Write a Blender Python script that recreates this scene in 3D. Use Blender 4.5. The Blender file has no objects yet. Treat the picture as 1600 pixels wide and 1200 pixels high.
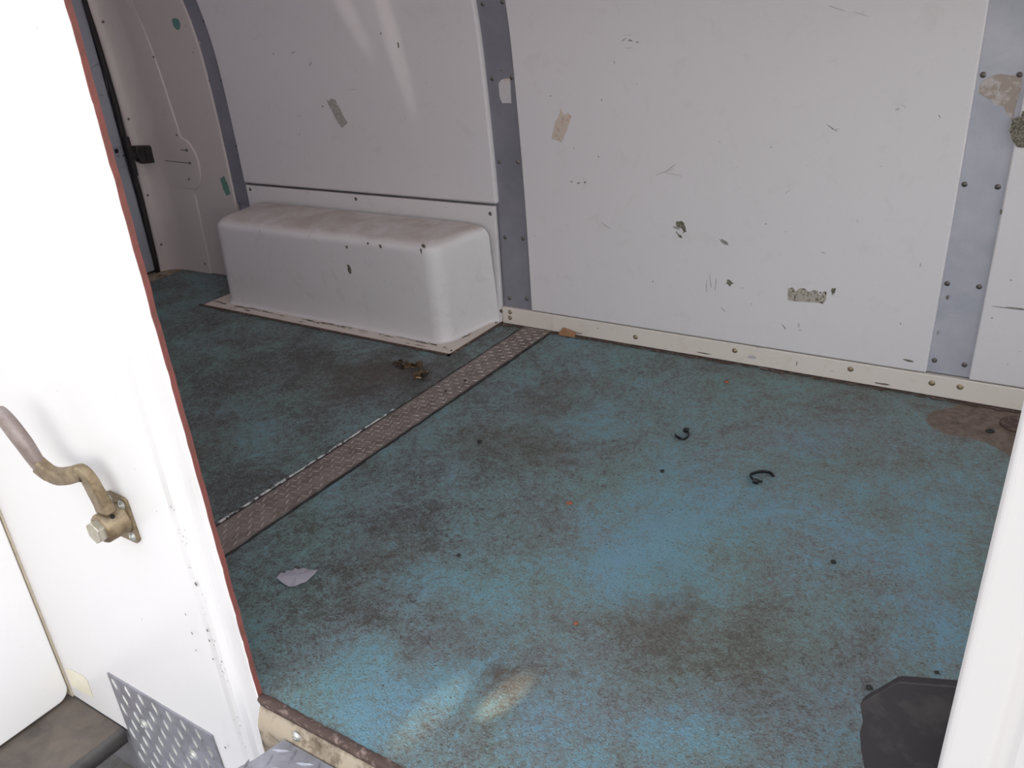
import bpy, bmesh, math, random
from mathutils import Vector, Matrix, noise
PI = math.pi
random.seed(7)
SC = bpy.context.scene
COL = SC.collection

# ---------------------------------------------------------------- camera
F, YAW, PITCH, ROLL = 1400.0, -0.634288, 0.444666, -0.0960094
CP = Vector((1.70971, -2.450749, 1.2))
fwd = Vector((math.sin(YAW)*math.cos(PITCH), math.cos(YAW)*math.cos(PITCH), -math.sin(PITCH)))
rt0 = Vector((math.cos(YAW), -math.sin(YAW), 0)); up0 = rt0.cross(fwd)
RT = rt0*math.cos(ROLL) + up0*math.sin(ROLL)
UP = -rt0*math.sin(ROLL) + up0*math.cos(ROLL)
cd = bpy.data.cameras.new('camera'); cam = bpy.data.objects.new('camera', cd); COL.objects.link(cam)
cam.matrix_world = Matrix(((RT.x, UP.x, -fwd.x, CP.x), (RT.y, UP.y, -fwd.y, CP.y), (RT.z, UP.z, -fwd.z, CP.z), (0, 0, 0, 1)))
cd.sensor_fit = 'HORIZONTAL'; cd.sensor_width = 36; cd.lens = F/1600*36; cd.clip_start = .02
SC.camera = cam

def at(x, y, ax, v):
    """point where the sight line of a measured spot meets the plane  coordinate[ax] = v"""
    d = fwd*F + RT*(x-800) + UP*(600-y)
    return CP + d*((v-CP[ax])/d[ax])

# ---------------------------------------------------------------- world, exposure
SC.view_settings.view_transform = 'Standard'; SC.view_settings.look = 'None'
SC.view_settings.gamma = 1; SC.view_settings.use_curve_mapping = False
SC.view_settings.exposure = 0.0
w = bpy.data.worlds.new('sky'); SC.world = w; w.use_nodes = True
nt = w.node_tree; nt.nodes.clear()
tc = nt.nodes.new('ShaderNodeTexCoord'); sp = nt.nodes.new('ShaderNodeSeparateXYZ')
cr = nt.nodes.new('ShaderNodeValToRGB'); bg = nt.nodes.new('ShaderNodeBackground'); wo = nt.nodes.new('ShaderNodeOutputWorld')
mr = nt.nodes.new('ShaderNodeMapRange'); mr.inputs[1].default_value = -1; mr.inputs[2].default_value = 1
nt.links.new(tc.outputs['Generated'], sp.inputs[0]); nt.links.new(sp.outputs[2], mr.inputs[0]); nt.links.new(mr.outputs[0], cr.inputs[0])
cr.color_ramp.elements[0].position = .42; cr.color_ramp.elements[0].color = (.42, .40, .38, 1)
cr.color_ramp.elements[1].position = 1.0; cr.color_ramp.elements[1].color = (.72, .84, 1.0, 1)
e = cr.color_ramp.elements.new(.52); e.color = (1.0, .97, .93, 1)
az = nt.nodes.new('ShaderNodeMapRange'); az.inputs[1].default_value = -1; az.inputs[2].default_value = 1; az.inputs[3].default_value = 2.05; az.inputs[4].default_value = 3.05
nt.links.new(sp.outputs[0], az.inputs[0]); nt.links.new(az.outputs[0], bg.inputs[1])     # hazy sky, brighter towards the front of the van
nt.links.new(cr.outputs[0], bg.inputs[0])
nt.links.new(bg.outputs[0], wo.inputs[0])
def light(name, kind, loc, target, energy, color, **kw):
    d = bpy.data.lights.new(name, kind); d.energy = energy; d.color = color
    for k, v in kw.items(): setattr(d, k, v)
    o = bpy.data.objects.new(name, d); COL.objects.link(o); o.location = loc
    o.rotation_euler = (Vector(target)-Vector(loc)).to_track_quat('-Z', 'Y').to_euler()
    return o

# spot lamps added to stand in for sun glints reflected through the side opening
def glint(name, loc, target, energy, angle, sx, roll, col=(1, .88, .72), blend=.8):
    o = light(name, 'SPOT', loc, target, energy, col, spot_size=angle, spot_blend=blend, shadow_soft_size=.01)
    q = (Vector(target)-Vector(loc)).to_track_quat('-Z', 'Y') @ Matrix.Rotation(roll, 3, 'Z').to_quaternion()
    o.rotation_euler = q.to_euler(); o.scale = (sx, 1, 1)
glint('glint_wall', (.95, -1.80, 1.45), (-.45, 0, .96), 26, .24, .13, .16, (1, .88, .8))
glint('glint_wall', (.95, -1.80, 1.45), (-.655, 0, 1.10), 26, .20, .14, .35, (1, .88, .8))
glint('glint_wall', (.95, -1.80, 1.45), (-.56, 0, 1.22), 10, .30, .45, .3, (1, .90, .84), 1)
glint('glint_floor', (1.0, -2.20, .95), (.935, -1.51, 0), 95, .12, .45, -.35)
glint('glint_floor', (1.0, -2.20, .95), (.84, -1.61, 0), 32, .20, .35, -.35)

# ---------------------------------------------------------------- materials
def new_mat(name):
    m = bpy.data.materials.new(name); m.use_nodes = True
    return m, m.node_tree, m.node_tree.nodes['Principled BSDF']
def nd(t, kind, **kw):
    n = t.nodes.new(kind)
    for k, v in kw.items(): setattr(n, k, v)
    return n
def noise_n(t, scale, detail=6, rough=.6, dist=0, vec=None):
    n = nd(t, 'ShaderNodeTexNoise'); n.inputs['Scale'].default_value = scale; n.inputs['Detail'].default_value = detail
    n.inputs['Roughness'].default_value = rough; n.inputs['Distortion'].default_value = dist
    if vec is not None: t.links.new(vec, n.inputs['Vector'])
    return n.outputs['Fac']
def ramp(t, fac, pts):
    r = nd(t, 'ShaderNodeValToRGB'); t.links.new(fac, r.inputs[0]); el = r.color_ramp.elements
    el[0].position, el[0].color = pts[0][0], (*pts[0][1], 1); el[1].position, el[1].color = pts[-1][0], (*pts[-1][1], 1)
    for p, c in pts[1:-1]: e = el.new(p); e.color = (*c, 1)
    return r.outputs[0]
def mix(t, fac, a, b, mode='MIX'):
    m = nd(t, 'ShaderNodeMix', data_type='RGBA', blend_type=mode)
    if isinstance(fac, (int, float)): m.inputs[0].default_value = fac
    else: t.links.new(fac, m.inputs[0])
    for i, v in ((6, a), (7, b)):
        if isinstance(v, tuple): m.inputs[i].default_value = (*v, 1)
        else: t.links.new(v, m.inputs[i])
    return m.outputs[2]
def math_n(t, op, a, b=0.0, c=None, clamp=False):
    m = nd(t, 'ShaderNodeMath', operation=op, use_clamp=clamp)
    for i, v in enumerate((a, b) if c is None else (a, b, c)):
        if isinstance(v, (int, float)): m.inputs[i].default_value = v
        else: t.links.new(v, m.inputs[i])
    return m.outputs[0]
def bump(t, b, h, strength, dist=.001):
    n = nd(t, 'ShaderNodeBump'); n.inputs['Strength'].default_value = strength; n.inputs['Distance'].default_value = dist
    t.links.new(h, n.inputs['Height']); t.links.new(n.outputs[0], b.inputs['Normal'])
def geo_pos(t): return nd(t, 'ShaderNodeNewGeometry').outputs['Position']
def simple(name, col, rough=.5, metal=0, var=.15, scale=30, bmp=.15, col2=None, thr=(.4, .7), spec=.5):
    m, t, b = new_mat(name); P = geo_pos(t)
    n1 = noise_n(t, scale, 6, .65, .3, P)
    c2 = col2 or tuple(c*(1-var) for c in col)
    t.links.new(ramp(t, n1, [(thr[0], col), (thr[1], c2)]), b.inputs['Base Color'])
    b.inputs['Roughness'].default_value = rough; b.inputs['Metallic'].default_value = metal
    b.inputs['Specular IOR Level'].default_value = spec
    if bmp: bump(t, b, noise_n(t, scale*6, 4, .6, 0, P), bmp)
    return m
def painted(name, col, rough=.42, grime=(.30, .25, .2), amount=.35, spk=1.0):
    """white van paint with faint grime, hairline scratches, specks and a slight orange-peel"""
    m, t, b = new_mat(name); P = geo_pos(t)
    big = noise_n(t, 2.3, 5, .6, .4, P); mid = noise_n(t, 14, 8, .7, .5, P)
    c = mix(t, math_n(t, 'MULTIPLY', ramp(t, big, [(.35, (0, 0, 0)), (.8, (1, 1, 1))]), amount*.5), col, tuple(a*.9+g*.1 for a, g in zip(col, grime)))
    c = mix(t, math_n(t, 'MULTIPLY', ramp(t, mid, [(.55, (0, 0, 0)), (.8, (1, 1, 1))]), amount*.5), c, grime)
    mp = nd(t, 'ShaderNodeMapping'); mp.inputs['Scale'].default_value = (3, 3, 22); mp.inputs['Rotation'].default_value = (0, .6, 0)
    t.links.new(P, mp.inputs[0])
    sc = noise_n(t, 9, 3, .5, 1.5, mp.outputs[0])
    line = ramp(t, sc, [(.688, (0, 0, 0)), (.692, (1, 1, 1)), (.696, (0, 0, 0))])
    c = mix(t, math_n(t, 'MULTIPLY', line, .35*spk), c, (.25, .24, .25))
    s = ramp(t, noise_n(t, 75, 2, .5, 0, P), [(.775, (0, 0, 0)), (.79, (1, 1, 1))])
    c = mix(t, math_n(t, 'MULTIPLY', s, .5*spk), c, (.12, .10, .09))
    t.links.new(c, b.inputs['Base Color']); b.inputs['Roughness'].default_value = rough
    bump(t, b, noise_n(t, 45, 3, .5, 0, P), .05, .002)
    return m

M = {}
M['panel'] = painted('panel_paint', (.70, .675, .69), .38)
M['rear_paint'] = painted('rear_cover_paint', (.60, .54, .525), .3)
M['well_paint'] = painted('wheel_well_paint', (.70, .68, .69), .45, (.33, .24, .18), .6)
def dusty(name):          # settled brown dust lies on the upward faces
    m = M[name]; t = m.node_tree; b = t.nodes['Principled BSDF']; src = b.inputs['Base Color'].links[0].from_socket
    g = nd(t, 'ShaderNodeNewGeometry'); sx = nd(t, 'ShaderNodeSeparateXYZ'); t.links.new(g.outputs['Normal'], sx.inputs[0])
    up = ramp(t, sx.outputs[2], [(.55, (0, 0, 0)), (.97, (1, 1, 1))])
    n = ramp(t, noise_n(t, 5, 7, .65, .8, g.outputs['Position']), [(.3, (.25, .25, .25)), (.65, (1, 1, 1))])
    t.links.new(mix(t, math_n(t, 'MULTIPLY', math_n(t, 'MULTIPLY', up, n), .8), src, (.34, .27, .215)), b.inputs['Base Color'])
dusty('well_paint')
M['kick_paint'] = painted('kick_plate_paint', (.72, .66, .60), .4, (.40, .27, .17), .7)
M['pillar_paint_dimmed'] = painted('pillar_paint_dimmed', (.60, .565, .55), .3, (.5, .45, .42), .12, .5)  # body paint darkened for the pillar, to hold down its brightness
M['body_paint'] = painted('body_paint', (.74, .71, .695), .3, (.5, .45, .42), .12, .8)
M['leaf_paint'] = painted('door_leaf_paint', (.86, .83, .81), .3, (.5, .45, .42), .12, .8)
M['door_paint'] = painted('rear_door_paint', (.37, .385, .44), .35, (.2, .2, .22), .3)
M['flange_paint'] = painted('flange_paint', (.62, .55, .49), .5, (.16, .10, .06), 1.3)
M['galv'] = simple('galvanised_steel', (.29, .29, .325), .40, .3, .25, 6, .08, (.23, .235, .27), (.35, .65))
M['galv_light'] = simple('galvanised_steel_light', (.46, .455, .51), .42, .2, .2, 7, .1, (.36, .37, .43), (.35, .65))
M['screw'] = simple('screw_steel', (.17, .155, .145), .4, .6, .4, 60, .2)
M['screw_rust'] = simple('screw_brass', (.36, .29, .19), .4, .6, .4, 60, .2)
M['black'] = simple('black_plastic', (.022, .0175, .019), .6, 0, .4, 16, .4, (.060, .050, .050), (.52, .76))
M['seal'] = simple('black_rubber', (.018, .014, .015), .6, 0, .3, 40, .3)
M['tie'] = simple('zip_tie_nylon', (.008, .009, .012), .35, 0, .2, 40, 0)
M['red_edge'] = simple('red_primer', (.22, .062, .052), .6, 0, .4, 40, .5, (.16, .06, .045))
M['brass'] = simple('weathered_bronze', (.17, .12, .07), .45, .45, .3, 45, .5, (.30, .23, .14), (.4, .65))
M['grip'] = simple('worn_grip', (.22, .165, .145), .5, .35, .3, 30, .3, (.31, .26, .24), (.4, .7))
M['bolt'] = simple('bolt_steel', (.50, .46, .38), .38, .7, .3, 60, .4, (.36, .31, .22))
M['zinc'] = simple('zinc_screw', (.55, .55, .52), .35, .7, .3, 70, .3)
M['tread'] = simple('tread_plate', (.34, .33, .36), .38, .4, .3, 22, .3, (.22, .21, .22), (.4, .7))
M['tread_dirty'] = simple('dirty_tread_plate', (.235, .195, .175), .45, .3, .4, 18, .6, (.12, .09, .075), (.42, .72))
M['tread_worn'] = simple('worn_lug', (.38, .33, .31), .35, .4, .4, 30, .3, (.20, .16, .14), (.42, .62))
M['beige'] = simple('beige_rubber', (.52, .44, .33), .7, 0, .2, 30, .2)
M['step'] = simple('dirty_step', (.16, .125, .10), .55, .1, .4, 9, .5, (.085, .07, .06), (.38, .66))
M['step_edge'] = simple('dark_step_edge', (.10, .088, .08), .45, .2, .4, 20, .3)
M['rust'] = simple('rusty_steel', (.07, .042, .032), .8, 0, .5, 55, 1, (.28, .20, .17), (.52, .72))
M['sill'] = simple('dirty_sill_paint', (.36, .29, .21), .7, 0, .5, 26, .8, (.10, .07, .045), (.44, .64))
M['card'] = simple('cardboard', (.33, .17, .085), .8, 0, .2, 40, .3)
M['leaf'] = simple('dead_leaf', (.10, .06, .02), .7, 0, .6, 90, .6, (.02, .014, .008))
M['leaf_pale'] = simple('pale_leaf', (.48, .33, .17), .7, 0, .4, 90, .6)
M['foil'] = simple('grey_flake', (.36, .34, .38), .5, .1, .15, 50, .3)
M['caulk'] = simple('pale_caulk', (.62, .61, .60), .6, 0, .3, 60, .3, (.05, .05, .05), (.48, .56))
M['crumb'] = simple('dark_crumb', (.02, .018, .016), .7, 0, .3, 90, .4)
M['orange'] = simple('orange_bit', (.33, .10, .05), .6, 0, .3, 90, .2)
M['chip_dark'] = simple('bare_chip', (.085, .08, .06), .7, 0, .4, 240, .5, (.28, .25, .19), (.45, .6))
M['chip_grey'] = simple('grey_chip', (.30, .29, .27), .7, 0, .4, 200, .3, (.2, .19, .18))
M['scuff'] = simple('scuff', (.50, .48, .49), .5, 0, .15, 200, 0)
M['sticker_pale'] = simple('pale_sticker', (.58, .50, .43), .6, 0, .2, 60, .1, (.46, .28, .25), (.52, .66))
M['sticker_grey'] = simple('grey_sticker', (.33, .31, .29), .6, 0, .2, 130, .1, (.46, .42, .39), (.48, .56))
M['sticker_white'] = simple('white_sticker', (.58, .56, .57), .6, 0, .1, 60, .1, (.56, .43, .34), (.55, .7))
M['sticker_torn'] = simple('torn_label', (.42, .38, .33), .7, 0, .3, 150, .2, (.17, .14, .10), (.52, .62))
M['sticker_brown'] = simple('glue_residue', (.36, .30, .26), .7, 0, .3, 45, .2, (.50, .46, .45), (.5, .62))
M['card_dull'] = simple('brown_paper', (.33, .27, .24), .7, 0, .3, 90, .2)
M['tape_green'] = simple('green_tape', (.12, .26, .22), .5, 0, .2, 60, .1)
M['tape_yellow'] = simple('yellowed_tape', (.80, .74, .58), .35, 0, .1, 60, .05)
M['hole'] = simple('dark_opening', (.01, .01, .012), .8, 0, .2, 20, 0)
M['ceiling'] = painted('ceiling_paint', (.62, .60, .58), .5)
M['asphalt'] = simple('asphalt', (.22, .21, .20), .9, 0, .4, 30, .6)

def roof_fill_mat():  # translucent sheet for the unseen roof panel added to even out the interior light
    m, t, b = new_mat('translucent_roof_fill'); t.nodes.remove(b)
    a = nd(t, 'ShaderNodeBsdfTranslucent'); a.inputs[0].default_value = (.40, .33, .32, 1)
    t.links.new(a.outputs[0], t.nodes['Material Output'].inputs[0]); return m
M['roof_fill'] = roof_fill_mat()

# floor: worn blue coating; «wear» (vertex attribute) places the clean and dirty areas
def floor_mat():
    m, t, b = new_mat('worn_blue_floor'); P = geo_pos(t)
    at_ = nd(t, 'ShaderNodeAttribute', attribute_name='wear'); wear = at_.outputs['Fac']
    at2 = nd(t, 'ShaderNodeAttribute', attribute_name='brown'); brown = at2.outputs['Fac']
    n1 = noise_n(t, 6.5, 12, .78, .5, P); n2 = noise_n(t, 38, 10, .8, .5, P); n5 = noise_n(t, 95, 5, .75, .6, P)
    mp = nd(t, 'ShaderNodeMapping'); mp.inputs['Rotation'].default_value = (0, 0, .5); mp.inputs['Scale'].default_value = (1, 1.7, 1); t.links.new(P, mp.inputs[0])
    n3 = noise_n(t, 190, 4, .7, .8, mp.outputs[0]); n4 = noise_n(t, 420, 3, .6, 0, P)
    f = math_n(t, 'MULTIPLY_ADD', math_n(t, 'SUBTRACT', n1, .5), 1.5, wear)
    f = math_n(t, 'MULTIPLY_ADD', math_n(t, 'SUBTRACT', n2, .5), 1.3, f)
    f = math_n(t, 'MULTIPLY_ADD', math_n(t, 'SUBTRACT', n5, .5), 1.2, f)
    f = math_n(t, 'MULTIPLY_ADD', math_n(t, 'SUBTRACT', n3, .5), 1.4, f)
    c = ramp(t, f, [(.0, (.05, .042, .042)), (.28, (.095, .092, .092)), (.42, (.145, .165, .17)), (.56, (.205, .275, .285)), (.72, (.215, .325, .36)), (.81, (.20, .39, .50)), (1.0, (.22, .43, .56))])
    # towards the cab side the dirt is pale dust instead of soot
    ad = nd(t, 'ShaderNodeAttribute', attribute_name='dusty')
    c2 = ramp(t, f, [(.0, (.095, .08, .07)), (.26, (.155, .143, .135)), (.42, (.20, .208, .203)), (.56, (.235, .275, .28)), (.72, (.235, .325, .355)), (.82, (.215, .38, .475)), (1.0, (.23, .42, .545))])
    c = mix(t, ad.outputs['Fac'], c, c2)
    c = mix(t, ramp(t, noise_n(t, 3.2, 4, .6, .5, P), [(.35, (0, 0, 0)), (.65, (.75, .75, .75))]), c, mix(t, 1.0, c, (.92, 1.02, .86), 'MULTIPLY'))
    fb = math_n(t, 'MULTIPLY', brown, ramp(t, noise_n(t, 22, 8, .75, .5, P), [(.36, (0, 0, 0)), (.56, (1, 1, 1))]), clamp=True)
    c = mix(t, fb, c, ramp(t, n2, [(.3, (.055, .035, .022)), (.7, (.20, .14, .10))]))
    # rusty brown blotches and pinkish stains
    st = ramp(t, noise_n(t, 8, 6, .7, .8, P), [(.60, (0, 0, 0)), (.72, (1, 1, 1))])
    c = mix(t, math_n(t, 'MULTIPLY', st, .45), c, (.135, .10, .09))
    dark = ramp(t, n3, [(.32, (1, 1, 1)), (.42, (0, 0, 0))])
    c = mix(t, math_n(t, 'MULTIPLY', dark, .8), c, (.02, .02, .02))
    glint_specks = ramp(t, n3, [(.60, (0, 0, 0)), (.65, (1, 1, 1))])
    c = mix(t, math_n(t, 'MULTIPLY', glint_specks, .6), c, (.36, .42, .43))  # pale specks put glints off the glossy bumps into the colour
    spk = ramp(t, noise_n(t, 110, 2, .5, 0, P), [(.70, (0, 0, 0)), (.75, (1, 1, 1))])
    c = mix(t, math_n(t, 'MULTIPLY', spk, .8), c, (.012, .012, .012))
    # bare brown patch by the wall, dark seam beside the joint plate
    sx = nd(t, 'ShaderNodeSeparateXYZ'); t.links.new(P, sx.inputs[0]); X, Y = sx.outputs[0], sx.outputs[1]
    at3 = nd(t, 'ShaderNodeAttribute', attribute_name='bare')
    bare = ramp(t, math_n(t, 'MULTIPLY_ADD', math_n(t, 'SUBTRACT', n2, .5), .25, at3.outputs['Fac']), [(.48, (0, 0, 0)), (.52, (1, 1, 1))])
    c = mix(t, bare, c, ramp(t, n2, [(.35, (.10, .06, .04)), (.6, (.30, .21, .16))]))
    t.links.new(c, b.inputs['Base Color']); b.inputs['Roughness'].default_value = .44
    b.inputs['Specular IOR Level'].default_value = .6
    h = math_n(t, 'ADD', math_n(t, 'MULTIPLY', n3, .9), math_n(t, 'MULTIPLY', n5, .8))
    bump(t, b, h, 1.0, .008)
    return m
M['floor'] = floor_mat()

# ---------------------------------------------------------------- helpers
def link(name, bm, mats, parent=None, smooth=False, bevel=0, seg=2):
    me = bpy.data.meshes.new(name); bm.normal_update(); bm.to_mesh(me); bm.free()
    for mm in (mats if isinstance(mats, (list, tuple)) else [mats]): me.materials.append(M[mm])
    if smooth:
        for p in me.polygons: p.use_smooth = True
    o = bpy.data.objects.new(name, me); COL.objects.link(o)
    if parent: o.parent = parent
    if bevel:
        md = o.modifiers.new('bevel', 'BEVEL'); md.width = bevel; md.segments = seg; md.limit_method = 'ANGLE'; md.angle_limit = .6
        md.harden_normals = False
    return o
def tag(o, label=None, cat=None, group=None, kind=None):
    for k, v in (('label', label), ('category', cat), ('group', group), ('kind', kind)):
        if v: o[k] = v
    return o
def empty(name, loc, label, cat, group=None):
    o = bpy.data.objects.new(name, None); COL.objects.link(o); o.location = loc; o.empty_display_size = .05
    return tag(o, label, cat, group)
def box(bm, lo, hi, mi=0):
    vs = [bm.verts.new((x, y, z)) for x in (lo[0], hi[0]) for y in (lo[1], hi[1]) for z in (lo[2], hi[2])]
    for f in ((0, 1, 3, 2), (4, 6, 7, 5), (0, 4, 5, 1), (2, 3, 7, 6), (0, 2, 6, 4), (1, 5, 7, 3)):
        bm.faces.new([vs[i] for i in f]).material_index = mi
def yw(z):            # the side wall bulges out a little, then leans in towards the roof
    return .017*math.sin(PI*max(0, min(z, 1.15))/1.15)**.8 - .28*max(0, z-.92)**2
def slab(bm, x0f, x1f, z0, z1, front, back, mi=0):
    """wall sheet following the wall curve, x0f/x1f edges as functions of z"""
    n = max(2, int((z1-z0)/.04)); rows = []
    for i in range(n+1):
        z = z0+(z1-z0)*i/n; a, b = x0f(z), x1f(z)
        rows.append([bm.verts.new(p) for p in ((a, yw(z)+front, z), (b, yw(z)+front, z), (b, yw(z)+back, z), (a, yw(z)+back, z))])
    for r, s in zip(rows, rows[1:]):
        for k in range(4): bm.faces.new((r[k], r[(k+1) % 4], s[(k+1) % 4], s[k])).material_index = mi
    bm.faces.new(rows[0][::-1]).material_index = mi; bm.faces.new(rows[-1]).material_index = mi
def blob(bm, c, ux, uy, rx, ry, mi, jag=.35, n=12, rnd=random):
    """irregular flat flake in the plane ux,uy"""
    vs = []
    for k in range(n):
        a = 2*PI*k/n; r = 1-jag*rnd.random()
        vs.append(bm.verts.new(Vector(c)+ux*(rx*r*math.cos(a))+uy*(ry*r*math.sin(a))))
    f = bm.faces.new(vs); f.material_index = mi
    return f
def polyprism(bm, pts, d, mi=0):
    """closed polygon pts (Vectors) extruded along vector d"""
    a = [bm.verts.new(p) for p in pts]; b = [bm.verts.new(p+d) for p in pts]
    bm.faces.new(a).material_index = mi; bm.faces.new(b[::-1]).material_index = mi
    for k in range(len(a)): bm.faces.new((a[k], b[k], b[(k+1) % len(a)], a[(k+1) % len(a)])).material_index = mi
def lathe(bm, c, axis, prof, seg=20, mi=0):
    axis = Vector(axis).normalized(); q = axis.to_track_quat('Z', 'Y'); rings = []
    for r, h in prof:
        rings.append([bm.verts.new(Vector(c)+q @ Vector((r*math.cos(2*PI*k/seg), r*math.sin(2*PI*k/seg), h))) for k in range(seg)])
    for a, b in zip(rings, rings[1:]):
        for k in range(seg): bm.faces.new((a[k], a[(k+1) % seg], b[(k+1) % seg], b[k])).material_index = mi
    bm.faces.new(rings[0][::-1]).material_index = mi; bm.faces.new(rings[-1]).material_index = mi
def sweep(bm, pts, rw, rh, side, seg=14, mi=0, power=1.0):
    """tube through pts; half widths rw, rh per point; side = reference axis for rh"""
    rings = []
    for i, p in enumerate(pts):
        t = (pts[min(i+1, len(pts)-1)]-pts[max(i-1, 0)]).normalized()
        n = side-t*side.dot(t); n.normalize(); s = t.cross(n)
        ring = []
        for k in range(seg):
            a = 2*PI*k/seg; ca, sa = math.cos(a), math.sin(a)
            ca = math.copysign(abs(ca)**power, ca); sa = math.copysign(abs(sa)**power, sa)
            ring.append(bm.verts.new(p+s*(rw[i]*ca)+n*(rh[i]*sa)))
        rings.append(ring)
    for a, b in zip(rings, rings[1:]):
        for k in range(seg): bm.faces.new((a[k], a[(k+1) % seg], b[(k+1) % seg], b[k])).material_index = mi
    bm.faces.new(rings[0][::-1]).material_index = mi; bm.faces.new(rings[-1]).material_index = mi
def smooth_path(pts, n=6):
    out = []
    P = [pts[0]]+list(pts)+[pts[-1]]
    for i in range(1, len(P)-2):
        for k in range(n):
            t = k/n; a, b, c, d = P[i-1], P[i], P[i+1], P[i+2]
            out.append(.5*((2*b)+(c-a)*t+(2*a-5*b+4*c-d)*t*t+(-a+3*b-3*c+d)*t**3))
    out.append(Vector(pts[-1])); return out

# one screw head (domed, on a thin washer, with a recess), pointing along -Y; copies share it
def screw_mesh(name, mat, r):
    bm = bmesh.new()
    lathe(bm, (0, .0006, 0), (0, -1, 0), [(r*1.25, 0), (r*1.25, .0012), (r*1.1, .0014), (r, .0016), (r*.86, r*.42), (r*.55, r*.62), (r*.2, r*.68)], 14)
    box(bm, (-r*.42, -r*.70-.0004, -r*.09), (r*.42, -r*.5, r*.09)); box(bm, (-r*.09, -r*.70-.0004, -r*.42), (r*.09, -r*.5, r*.42))
    me = bpy.data.meshes.new(name); bm.normal_update(); bm.to_mesh(me); bm.free(); me.materials.append(M[mat])
    for p in me.polygons: p.use_smooth = True
    return me
SCREW = {k: screw_mesh('screw_'+k, m, r) for k, m, r in (('s', 'screw', .0058), ('k', 'screw_rust', .0072), ('z', 'zinc', .0085), ('t', 'screw', .0042))}
def screw(kind, loc, parent, direction=(0, -1, 0), name='screw'):
    o = bpy.data.objects.new(name, SCREW[kind]); COL.objects.link(o); o.parent = parent
    d = Vector(direction).normalized()
    q = Vector((0, -1, 0)).rotation_difference(d)
    o.matrix_local = Matrix.Translation(Vector(loc)-parent.location) @ q.to_matrix().to_4x4()
    return o
UX, UY, UZ = Vector((1, 0, 0)), Vector((0, 1, 0)), Vector((0, 0, 1))
def on_wall(px, py, off):
    p = at(px, py, 1, 0)
    for _ in range(4): p = at(px, py, 1, yw(p.z)+off)
    return p
def lug(bm, c, d, n, L, W, H, mi=0):
    """one raised lozenge of a tread plate: c on the sheet, d its direction, n the sheet normal"""
    s = n.cross(d).normalized()
    base = [c+d*(L/2), c+s*(W/2)+d*(L*.12), c+s*(W/2)-d*(L*.12), c-d*(L/2), c-s*(W/2)-d*(L*.12), c-s*(W/2)+d*(L*.12)]
    top = [c+d*(L*.30)+n*H, c-d*(L*.30)+n*H]
    b = [bm.verts.new(p) for p in base]; t = [bm.verts.new(p) for p in top]
    for f in ((b[0], b[1], t[0]), (b[1], b[2], t[1], t[0]), (b[2], b[3], t[1]), (b[3], b[4], t[1]), (b[4], b[5], t[0], t[1]), (b[5], b[0], t[0])):
        bm.faces.new(f).material_index = mi

YS = -1.735        # the plane of the side door opening
ZC = 1.72          # ceiling
XR = 2.65          # open towards the cab

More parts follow.
